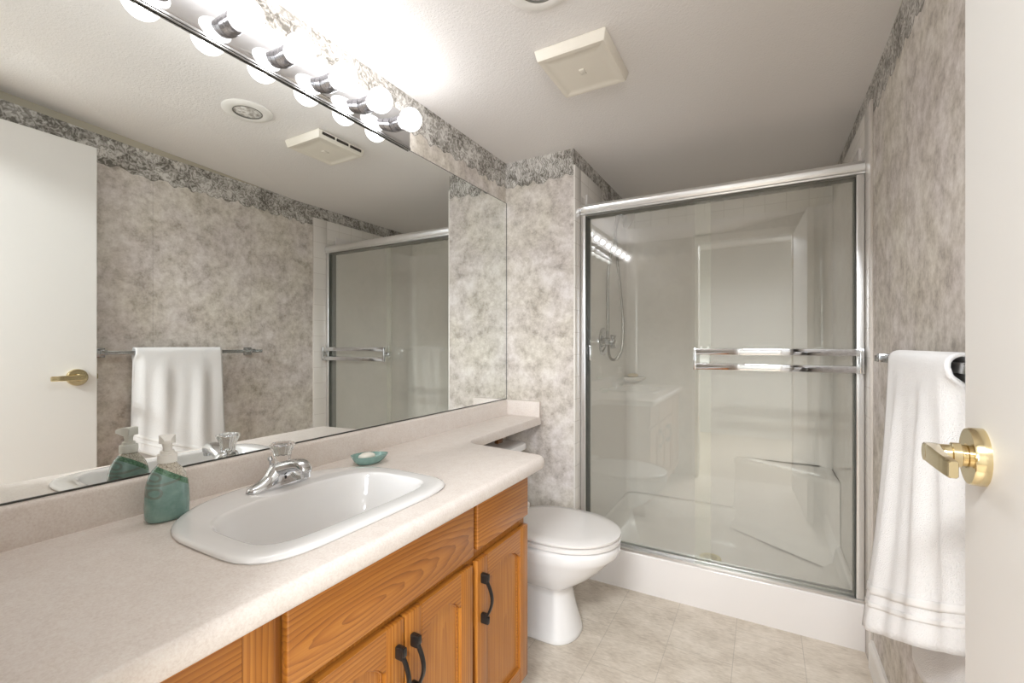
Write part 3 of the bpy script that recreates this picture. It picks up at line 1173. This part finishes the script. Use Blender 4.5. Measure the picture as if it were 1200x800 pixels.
tube(bm, [(0.203, TY - 0.16, 0.615), (0.206, TY - 0.13, 0.612), (0.206, TY - 0.09, 0.608)], [0.006, 0.005, 0.006], 10)
obj("flush_lever", bm, M['chrome'], tl)
for s in (-1, 1):
    bm = new()
    lathe(bm, [(0.014, 0.0), (0.014, 0.01), (0.008, 0.018), (0.001, 0.02)], (0.30, TY + s * 0.122, 0.0), 'z', 18)
    obj("bolt_cap", bm, M['plastic'], tl)

# ------------------------------------------------------------------ shower stall (fibreglass)
ss = thing("shower_stall", "off-white fibreglass shower stall with curb and corner seat", "shower", ((XS + W) / 2, 2.6, 0.0))
CT = 0.177
bm = new()
xa, xb_, ya, yb = XS + 0.0005, W - 0.0005, 2.12, YB - 0.0005


def rrect(x0, x1, y0, y1, r, z, n=6):
    lp = []
    for cx, cy, a0 in ((x1 - r, y0 + r, -90), (x1 - r, y1 - r, 0), (x0 + r, y1 - r, 90), (x0 + r, y0 + r, 180)):
        for i in range(n + 1):
            a = radians(a0 + 90 * i / n)
            lp.append(Vector((cx + r * cos(a), cy + r * sin(a), z)))
    return lp


rings(bm, [rrect(xa, xb_ - 0.0076, ya, yb, 0.002, 0.0), rrect(xa, xb_ - 0.0076, ya, yb, 0.002, CT - 0.007), rrect(xa + 0.001, xb_ - 0.0080, ya + 0.002, yb - 0.003, 0.004, CT - 0.002),
           rrect(xa + 0.004, xb_ - 0.010, ya + 0.007, yb - 0.008, 0.006, CT), rrect(xa + 0.02, xb_ - 0.028, ya + 0.095, yb - 0.025, 0.04, CT - 0.002),
           rrect(xa + 0.03, xb_ - 0.035, ya + 0.105, yb - 0.035, 0.06, CT - 0.015), rrect(xa + 0.045, xb_ - 0.05, ya + 0.12, yb - 0.05, 0.09, 0.10),
           rrect(xa + 0.09, xb_ - 0.10, ya + 0.16, yb - 0.10, 0.12, 0.072), rrect(xa + 0.35, xb_ - 0.40, ya + 0.32, yb - 0.35, 0.05, 0.066)])
obj("base", bm, M['acrylic_stall'], ss, angle=50)
# wall liner with rounded inside corners
bm = new()
x0, x1, y0, y1, r = XS + 0.016, W - 0.016, 2.205, YB - 0.016, 0.07
path = [(x0, y0)]
for i in range(9):
    a = radians(180 - 90 * i / 8)
    path.append((x0 + r + r * cos(a), y1 - r + r * sin(a)))
for i in range(9):
    a = radians(90 - 90 * i / 8)
    path.append((x1 - r + r * cos(a), y1 - r + r * sin(a)))
path.append((x1, y0))
outer = [(XS + 0.0005, y0)] + [(XS + 0.0005, YB - 0.0005)] + [(W - 0.0005, YB - 0.0005)] + [(W - 0.0005, y0)]
poly = path + outer[::-1]
lo = [Vector((p[0], p[1], CT + 0.0005)) for p in poly]
hi = [Vector((p[0], p[1], 1.925)) for p in poly]
rings(bm, [lo, hi], False, False)
vt = list(bm.verts)
n_ = len(poly)
# top rim (triangulated strip)
bm.verts.ensure_lookup_table()
top_vs = [v for v in bm.verts if v.co.z > 1.9]
es = [e for e in bm.edges if e.verts[0].co.z > 1.9 and e.verts[1].co.z > 1.9]
bmesh.ops.triangle_fill(bm, edges=es, use_beauty=True)
obj("wall_liner", bm, M['acrylic_stall'], ss, angle=50)
# moulded corner seat at the back right
bm = new()
ax, ay = W - 0.018, YB - 0.018
tri = [(ax, 2.67), (ax, ay), (1.03, ay)]


def seat_loop(k, z, bow=0.0):
    lp = [Vector((ax, ay - (ay - 2.67) * k, z))]
    for i in range(1, 12):
        u = i / 12
        px = ax + (1.03 - ax) * u * k
        py = (ay - (ay - 2.67) * k) + ((ay - 2.67) * k) * u
        bx, by = 0.6, 0.8
        s_ = sin(pi * u) * bow
        lp.append(Vector((px + s_ * 0.6, py + s_ * 0.3, z)))
    lp.append(Vector((ax - (ax - 1.03) * k, ay, z)))
    lp.append(Vector((ax, ay, z)))
    return lp


rings(bm, [seat_loop(1.24, 0.080, -0.01), seat_loop(1.14, 0.093, -0.01), seat_loop(1.07, 0.115, -0.01), seat_loop(1.02, 0.155, -0.01), seat_loop(0.995, 0.22, -0.01), seat_loop(0.98, 0.40, -0.01), seat_loop(0.985, 0.445, -0.01), seat_loop(1.0, 0.463, -0.01), seat_loop(0.985, 0.479, -0.01), seat_loop(0.94, 0.484, -0.01), seat_loop(0.5, 0.478, 0)])
obj("corner_seat", bm, M['acrylic_stall'], ss, angle=60)
# soap ledge at the back left corner
bm = new()
lx, ly = XS + 0.017, YB - 0.017


def ledge_loop(k, z):
    lp = [Vector((lx, ly, z))]
    for i in range(13):
        a = radians(-90 + 90 * i / 12)
        lp.append(Vector((lx + 0.115 * k * cos(a) if i else lx, ly + 0.115 * k * sin(a) if i < 12 else ly, z)))
    return lp


rings(bm, [ledge_loop(0.55, 0.905), ledge_loop(0.85, 0.922), ledge_loop(0.98, 0.931), ledge_loop(1.0, 0.937), ledge_loop(0.98, 0.944), ledge_loop(0.8, 0.945)])
obj("soap_ledge", bm, M['acrylic_stall'], ss, angle=60)
bm = new()
lathe(bm, [(0.052, 0.0), (0.052, 0.002), (0.047, 0.0045), (0.034, 0.003), (0.001, 0.003)], (0.95, 2.50, 0.0665), 'z', 36)
dr = obj("drain", bm, M['drain'], ss, label="round tan drain cover")
n_hole = 0
for r, c in ((0.0, 1), (0.014, 6), (0.027, 12)):
    for i in range(c):
        a = 2 * pi * i / c
        bm = new()
        lathe(bm, [(0.0032, 0.0692), (0.0032, 0.0704), (0.002, 0.0705)], (0.95 + r * cos(a), 2.50 + r * sin(a), 0.0), 'z', 8)
        obj("drain_hole", bm, M['slot'], dr)

bm = new()
sec = []
for z, k in ((0.0, 0.7), (0.004, 0.95), (0.01, 1.0), (0.017, 0.9), (0.021, 0.5)):
    sec.append(superellipse(0.440, 2.958, 0.034 * k, 0.023 * k, 3, 0.9452 + z, 28))
rings(bm, sec)
tag(obj("soap_bar", bm, M['tansoap'], angle=60), "tan soap bar on the ledge inside the shower", "soap")

# ------------------------------------------------------------------ shower door
sdoor = thing("shower_door", "chrome-framed sliding glass shower door on the white curb", "shower door", ((XS + W) / 2, 2.16, CT))
jx0, jx1 = XS + 0.0085, W - 0.0085
bm = new()
pr_ = [(2.122, 1.800), (2.122, 1.806), (2.128, 1.812), (2.122, 1.822), (2.122, 1.838), (2.127, 1.848), (2.14, 1.854), (2.19, 1.854), (2.196, 1.85), (2.196, 1.800), (2.190, 1.796), (2.186, 1.82), (2.134, 1.82), (2.130, 1.796)]
pr2 = [(2.122, 1.800), (2.120, 1.806), (2.124, 1.812), (2.119, 1.820), (2.118, 1.836), (2.124, 1.848), (2.14, 1.854), (2.196, 1.854), (2.196, 1.800), (2.122, 1.800)]
prism_x(bm, pr2[:-1], jx0, jx1)
obj("header_rail", bm, M['satin'], sdoor, angle=30)
bm = new(); box(bm, jx0, jx1, 2.134, 2.19, 1.793, 1.7999)
obj("header_gasket", bm, M['gasket'], sdoor, smooth=False, label="dark strip under the header rail")
for a, b in ((jx0, jx0 + 0.026), (jx1 - 0.026, jx1)):
    bm = new()
    box(bm, a, b, 2.126, 2.194, CT + 0.0127, 1.7995, 0.004, 3)
    obj("side_jamb", bm, M['satin'], sdoor)
for a in (jx0 + 0.0262, jx1 - 0.0292):
    bm = new(); box(bm, a, a + 0.003, 2.132, 2.19, CT + 0.013, 1.7925)
    obj("jamb_gasket", bm, M['seal'], sdoor, smooth=False, label="dark seal beside the jamb")
bm = new()
box(bm, jx0, jx1, 2.128, 2.196, CT + 0.0005, CT + 0.006, 0.002)
box(bm, jx0, jx1, 2.124, 2.139, CT + 0.0005, CT + 0.0125, 0.002)
box(bm, jx0, jx1, 2.157, 2.161, CT + 0.004, CT + 0.016, 0.001)
box(bm, jx0, jx1, 2.186, 2.194, CT + 0.004, CT + 0.016, 0.002)
obj("bottom_track", bm, M['satin'], sdoor)
bm = new(); box(bm, 0.921, jx1 - 0.0295, 2.1445, 2.1505, CT + 0.0065, 1.795)
gp = obj("glass_panel", bm, M['glass'], sdoor, smooth=False, label="front sliding pane at the right")
bm = new(); box(bm, jx0 + 0.0295, 0.984, 2.1705, 2.1765, CT + 0.0065, 1.795)
gp2 = obj("glass_panel", bm, M['glass'], sdoor, smooth=False, label="rear sliding pane at the left")
for z0, z1 in ((1.112, 1.138), (1.048, 1.074)):
    bm = new()
    box(bm, 0.922, 1.512, 2.086, 2.092, z0, z1, 0.0015, 2)
    obj("towel_rail", bm, M['chrome'], gp)
for a, b in ((0.922, 0.932), (1.500, 1.513)):
    bm = new()
    box(bm, a, b, 2.084, 2.100, 1.046, 1.140, 0.0015, 2)
    box(bm, a, b, 2.0995, 2.1443, 1.080, 1.106, 0.0015, 2)
    obj("rail_bracket", bm, M['chrome'], gp)
bm = new()
for a in (0.942, 0.970):
    box(bm, a, a + 0.008, 2.1506, 2.1535, 1.070, 1.147, 0.0005, 1)
box(bm, 0.940, 0.980, 2.1508, 2.1525, 1.075, 1.112, 0.0005, 1)
obj("rail_backplate", bm, M['satin'], gp)
bm = new(); box(bm, jx0 + 0.030, jx0 + 0.040, 2.158, 2.1703, 1.075, 1.15, 0.002, 2)
obj("finger_pull", bm, M['chrome'], gp2)

# ------------------------------------------------------------------ shower valve and hand shower
VX, VY, VZ = XS + 0.0165, 2.46, 1.172
va = thing("shower_valve", "chrome shower valve with cross handle inside the shower", "faucet", (VX, VY, VZ))
bm = new()
lathe(bm, [(0.078, 0.0), (0.078, 0.003), (0.070, 0.010), (0.03, 0.014), (0.022, 0.016), (0.020, 0.045), (0.012, 0.047)], (VX, VY, VZ), 'x', 40)
obj("escutcheon", bm, M['old_chrome'], va)
bm = new()
lathe(bm, [(0.014, 0.046), (0.018, 0.05), (0.018, 0.068), (0.012, 0.074), (0.001, 0.076)], (VX, VY, VZ), 'x', 24)
for k in range(4):
    a = pi / 4 + k * pi / 2
    tube(bm, [(VX + 0.059, VY + 0.012 * cos(a), VZ + 0.012 * sin(a)), (VX + 0.061, VY + 0.045 * cos(a), VZ + 0.045 * sin(a))], [0.007, 0.009], 10)
obj("cross_handle", bm, M['old_chrome'], va)

HY = 2.50
hs = thing("hand_shower", "shower head on wall arm with looping metal hose", "shower head", (XS + 0.017, HY, 1.87))
bm = new()
lathe(bm, [(0.03, 0.0), (0.03, 0.003), (0.02, 0.01), (0.012, 0.012)], (XS + 0.0005, HY, 1.955), 'x', 28)
tube(bm, spline([(XS + 0.008, HY, 1.955), (XS + 0.05, HY, 1.945), (XS + 0.085, HY, 1.915), (XS + 0.10, HY, 1.895)], 6), 0.009, 12)
box(bm, XS + 0.085, XS + 0.118, HY - 0.014, HY + 0.014, 1.872, 1.902, 0.006, 2)
obj("arm", bm, M['chrome'], hs)
bm = new()
c0 = Vector((XS + 0.118, HY, 1.872))
ax_ = Vector((0.72, 0.0, -0.42)).normalized()
up_ = Vector((0.42, 0, 0.72)).normalized()
sd_ = Vector((0, 1, 0))
loops = []
for r_, h_ in ((0.010, 0.0), (0.013, 0.010), (0.026, 0.018), (0.044, 0.028), (0.050, 0.036), (0.050, 0.046), (0.044, 0.050), (0.002, 0.046)):
    loops.append([c0 + ax_ * h_ + up_ * (r_ * cos(2 * pi * k / 28)) + sd_ * (r_ * sin(2 * pi * k / 28)) for k in range(28)])
rings(bm, loops)
obj("spray_head", bm, M['grey_head'], hs, angle=50)
bm = new()
hp = [(0.478, HY, 1.88), (0.455, HY, 1.78), (0.412, HY + 0.02, 1.58), (0.405, HY + 0.03, 1.33), (0.418, HY + 0.0, 1.16), (0.445, HY - 0.06, 1.085), (0.485, HY - 0.08, 1.075), (0.512, HY - 0.06, 1.14),
      (0.512, HY - 0.04, 1.28), (0.495, HY - 0.03, 1.45), (0.472, HY - 0.02, 1.66), (0.462, HY - 0.01, 1.80), (0.468, HY - 0.01, 1.885)]
tube(bm, spline(hp, 10), 0.0075, 12)
obj("hose", bm, M['hose'], hs, angle=80)

# ------------------------------------------------------------------ towel bar and towel
TBX, TBZ = 1.472, 1.116
tb = thing("towel_bar", "square nickel towel bar on the wallpapered right wall", "towel bar", (1.5, 1.24, TBZ))
bm = new(); box(bm, TBX - 0.007, TBX + 0.007, 0.845, 1.632, TBZ - 0.009, TBZ + 0.009, 0.0015, 2)
obj("bar", bm, M['dull'], tb)
for y in (0.885, 1.575):
    bm = new()
    box(bm, TBX - 0.010, W - 0.012, y - 0.014, y + 0.014, TBZ - 0.010, TBZ + 0.014, 0.003, 2)
    box(bm, W - 0.0125, W - 0.0003, y - 0.022, y + 0.022, TBZ - 0.022, TBZ + 0.022, 0.003, 2)
    obj("post", bm, M['dull'], tb)

# towel: one thick cloth hung over the bar
NS, NT_ = 44, 70
Y0, Y1 = 1.000, 1.392


def sm(u):
    u = max(0.0, min(1.0, u))
    return u * u * (3 - 2 * u)


def towel_point(s, t):
    """s: 0 near the door .. 1 near the shower; t: -1 back hem .. 0 over the bar .. 1 front hem."""
    y = Y0 + (Y1 - Y0) * s
    ztop = TBZ + 0.020
    r = 0.0165
    if t >= 0:
        zh = 0.655 - 0.198 * s ** 0.85
        z = ztop - (ztop - zh) * t
        f = 1 - t
        if t < 0.05:
            k = t / 0.05
            z = ztop - 0.016 * (1 - sqrt(max(0, 1 - k * k)))
            x = TBX - r * k
        else:
            tt = (t - 0.05) / 0.95
            z = (ztop - 0.016) - (ztop - 0.016 - zh) * tt
            flare = 0.054 * sm(s * 1.5) * tt ** 1.4
            curl = 0.026 * (1 - sm(s / 0.10)) * sm((tt - 0.02) * 14)
            wav = 0.006 * sin(s * 15 + 0.5) * sm(tt * 3) + 0.0035 * sin(s * 29 + 2 + tt * 2) * sm(tt * 2.5) - 0.008 * math.exp(-((s - 0.22) / 0.07) ** 2) * sm((tt - 0.3) * 2) * -1.0
            x = TBX - r - flare + curl + wav
            y += 0.012 * (s - 0.5) * tt - 0.004 * sin(tt * 9 + s * 3) * tt
    else:
        tb_ = -t
        zh = 0.425 + 0.01 * sin(s * 5)
        if tb_ < 0.05:
            k = tb_ / 0.05
            z = ztop - 0.016 * (1 - sqrt(max(0, 1 - k * k)))
            x = TBX + r * k
        else:
            tt = (tb_ - 0.05) / 0.95
            z = (ztop - 0.016) - (ztop - 0.016 - zh) * tt
            x = TBX + r + 0.006 * tt + 0.003 * sin(s * 12 + 1) * sm(tt * 3) - 0.014 * (1 - sm(s / 0.10)) * sm((tt - 0.02) * 14)
        y += -0.012 * (1 - s) * tb_
    return Vector((x, y, z))


bm = new()
ts_ = []
for i in range(NT_ + 1):
    u = -1 + 2 * i / NT_
    ts_.append(u)
ts_ += [0.012, -0.012, 0.026, -0.026, 0.04, -0.04, 0.048, -0.048]
ts_ = sorted(ts_)
grid = [[bm.verts.new(towel_point(j / NS, t)) for j in range(NS + 1)] for t in ts_]
for i in range(len(ts_) - 1):
    for j in range(NS):
        bm.faces.new((grid[i][j], grid[i][j + 1], grid[i + 1][j + 1], grid[i + 1][j]))
tw = obj("bath_towel", bm, M['terry'], angle=180)
sol = tw.modifiers.new("thick", 'SOLIDIFY')
sol.thickness = 0.007
sol.offset = 0.6
tag(tw, "white terry bath towel draped over the bar beside the door", "towel")
# flat woven bands near the front hem
for t0, t1 in ((0.835, 0.868), (0.895, 0.915)):
    bm = new()
    rows = []
    for i in range(4):
        t = t0 + (t1 - t0) * i / 3
        row = []
        for j in range(NS + 1):
            p = towel_point(j / NS, t)
            row.append(bm.verts.new((p.x - 0.0062, p.y, p.z)))
        rows.append(row)
    for i in range(3):
        for j in range(NS):
            bm.faces.new((rows[i][j], rows[i][j + 1], rows[i + 1][j + 1], rows[i + 1][j]))
    b_ = obj("woven_band", bm, M['weave'], tw, angle=180, label="flat woven stripe near the hem")
    s_ = b_.modifiers.new("thick", 'SOLIDIFY')
    s_.thickness = 0.002
    s_.offset = 0.0

# ------------------------------------------------------------------ door
HX, HYD = 1.392, 0.100
EX, EY = 1.431, 0.849
dang = atan2(EX - HX, EY - HYD)
dlen = sqrt((EX - HX) ** 2 + (EY - HYD) ** 2)
dr1 = bpy.data.objects.new("door_1", None)
dr1.location = (HX, HYD, 0.0)
dr1.rotation_euler = (0, 0, -dang)
COL.objects.link(dr1)
struct(dr1, "flat white door standing open at the right with brass lever", "door")


def dobj(name, bm, mat, parent=dr1, **kw):
    o = obj(name, bm, mat, None, **kw)
    o.parent = parent
    return o


bm = new(); box(bm, 0.0, 0.035, 0.0, dlen, 0.012, 2.035, 0.0015, 1)
leaf_ = dobj("door_leaf", bm, M['white_door'])
bm = new()
RY, RZ = dlen - 0.070, 1.013
# rose
lathe(bm, [(0.036, 0.0), (0.036, -0.012), (0.0345, -0.0145), (0.016, -0.0148), (0.0135, -0.012), (0.0135, -0.020), (0.0155, -0.021), (0.0155, -0.029), (0.0125, -0.030), (0.0115, -0.054), (0.0105, -0.056)], (0, RY, RZ), 'x', 40)
ha = dobj("door_handle", bm, M['brass'], label="polished brass lever handle")
bm = new()
loops = []
for d_, hz, x0_, x1_ in ((0.016, 0.009, -0.053, -0.041), (0.012, 0.0112, -0.055, -0.039), (0.0, 0.0118, -0.056, -0.038), (-0.03, 0.0115, -0.0555, -0.042), (-0.065, 0.0108, -0.055, -0.044), (-0.095, 0.0102, -0.053, -0.043), (-0.098, 0.009, -0.052, -0.044)):
    loops.append([Vector((xx, RY + d_, RZ + zz_)) for xx, zz_ in ((x0_, -hz * 0.8), (x0_, hz * 0.8), (x0_ + 0.002, hz), (x1_ - 0.002, hz), (x1_, hz * 0.8), (x1_, -hz * 0.8), (x1_ - 0.002, -hz), (x0_ + 0.002, -hz))])
rings(bm, loops)
dobj("lever", bm, M['brass'], ha, angle=40)
for z in (0.25, 1.02, 1.80):
    bm = new()
    tube(bm, [(-0.006, -0.003, z - 0.045), (-0.006, -0.003, z + 0.045)], 0.006, 12)
    dobj("hinge", bm, M['brass'])
bm = new()
box(bm, 0.006, 0.029, dlen - 0.0005, dlen + 0.001, RZ - 0.028, RZ + 0.028, 0.0005, 1)
box(bm, 0.011, 0.023, dlen, dlen + 0.009, RZ - 0.012, RZ + 0.012, 0.002, 1)
dobj("latch", bm, M['brass'])

# ------------------------------------------------------------------ ceiling fan grille
fx0, fx1, fy0, fy1 = 0.535, 0.775, 1.312, 1.575
ef = thing("exhaust_fan", "square cream exhaust fan cover on the ceiling", "exhaust fan", (0.655, 1.44, H))
bm = new()
pz = [(0.0, 0.0), (0.004, 0.0), (0.010, 0.030)]


def rr2(d, z):
    return rrect(fx0 + d, fx1 - d, fy0 + d, fy1 - d, 0.004, z, 3)


rings(bm, [rr2(0.002, H - 0.0003), rr2(0.0, H - 0.003), rr2(0.006, H - 0.030), rr2(0.009, H - 0.034), rr2(0.024, H - 0.0345), rr2(0.026, H - 0.0335), rr2(0.05, H - 0.0338)])
obj("cover", bm, M['fan'], ef, angle=25)
for k in range(3):
    a = fy0 + 0.02 + k * 0.077
    for xa_, xb2 in ((fx0 - 0.0005, fx0 + 0.010),):
        bm = new()
        box(bm, xa_, xb2, a, a + 0.066, H - 0.019, H - 0.008)
        obj("vent_slot", bm, M['slot'], ef, smooth=False, label="dark side vent slot")
bm = new(); box(bm, 0.646, 0.664, 1.425, 1.455, H - 0.0365, H - 0.033, 0.0012, 2)
obj("emblem_plate", bm, M['fan'], ef)

# ------------------------------------------------------------------ recessed downlight
RX, RYL = 0.665, 1.075
rl = thing("recessed_light", "round white recessed downlight in the ceiling near the fan", "ceiling light", (RX, RYL, H))
bm = new()
lathe(bm, [(0.092, -0.0003), (0.092, -0.003), (0.086, -0.007), (0.060, -0.009), (0.054, -0.007), (0.052, -0.001)], (RX, RYL, H), 'z', 48, False, False)
obj("trim_ring", bm, M['white_trim'], rl, angle=40)
bm = new()
lathe(bm, [(0.0545, -0.0072), (0.0545, -0.0082), (0.051, -0.0082), (0.051, -0.003)], (RX, RYL, H), 'z', 48, False, False)
obj("inner_ring", bm, M['gasket'], rl, label="dark inner ring")
bm = new()
lathe(bm, [(0.0525, -0.0035), (0.050, -0.004), (0.038, -0.0065), (0.02, -0.0075), (0.001, -0.008)], (RX, RYL, H), 'z', 40)
obj("reflector", bm, M['foil'], rl, angle=60)
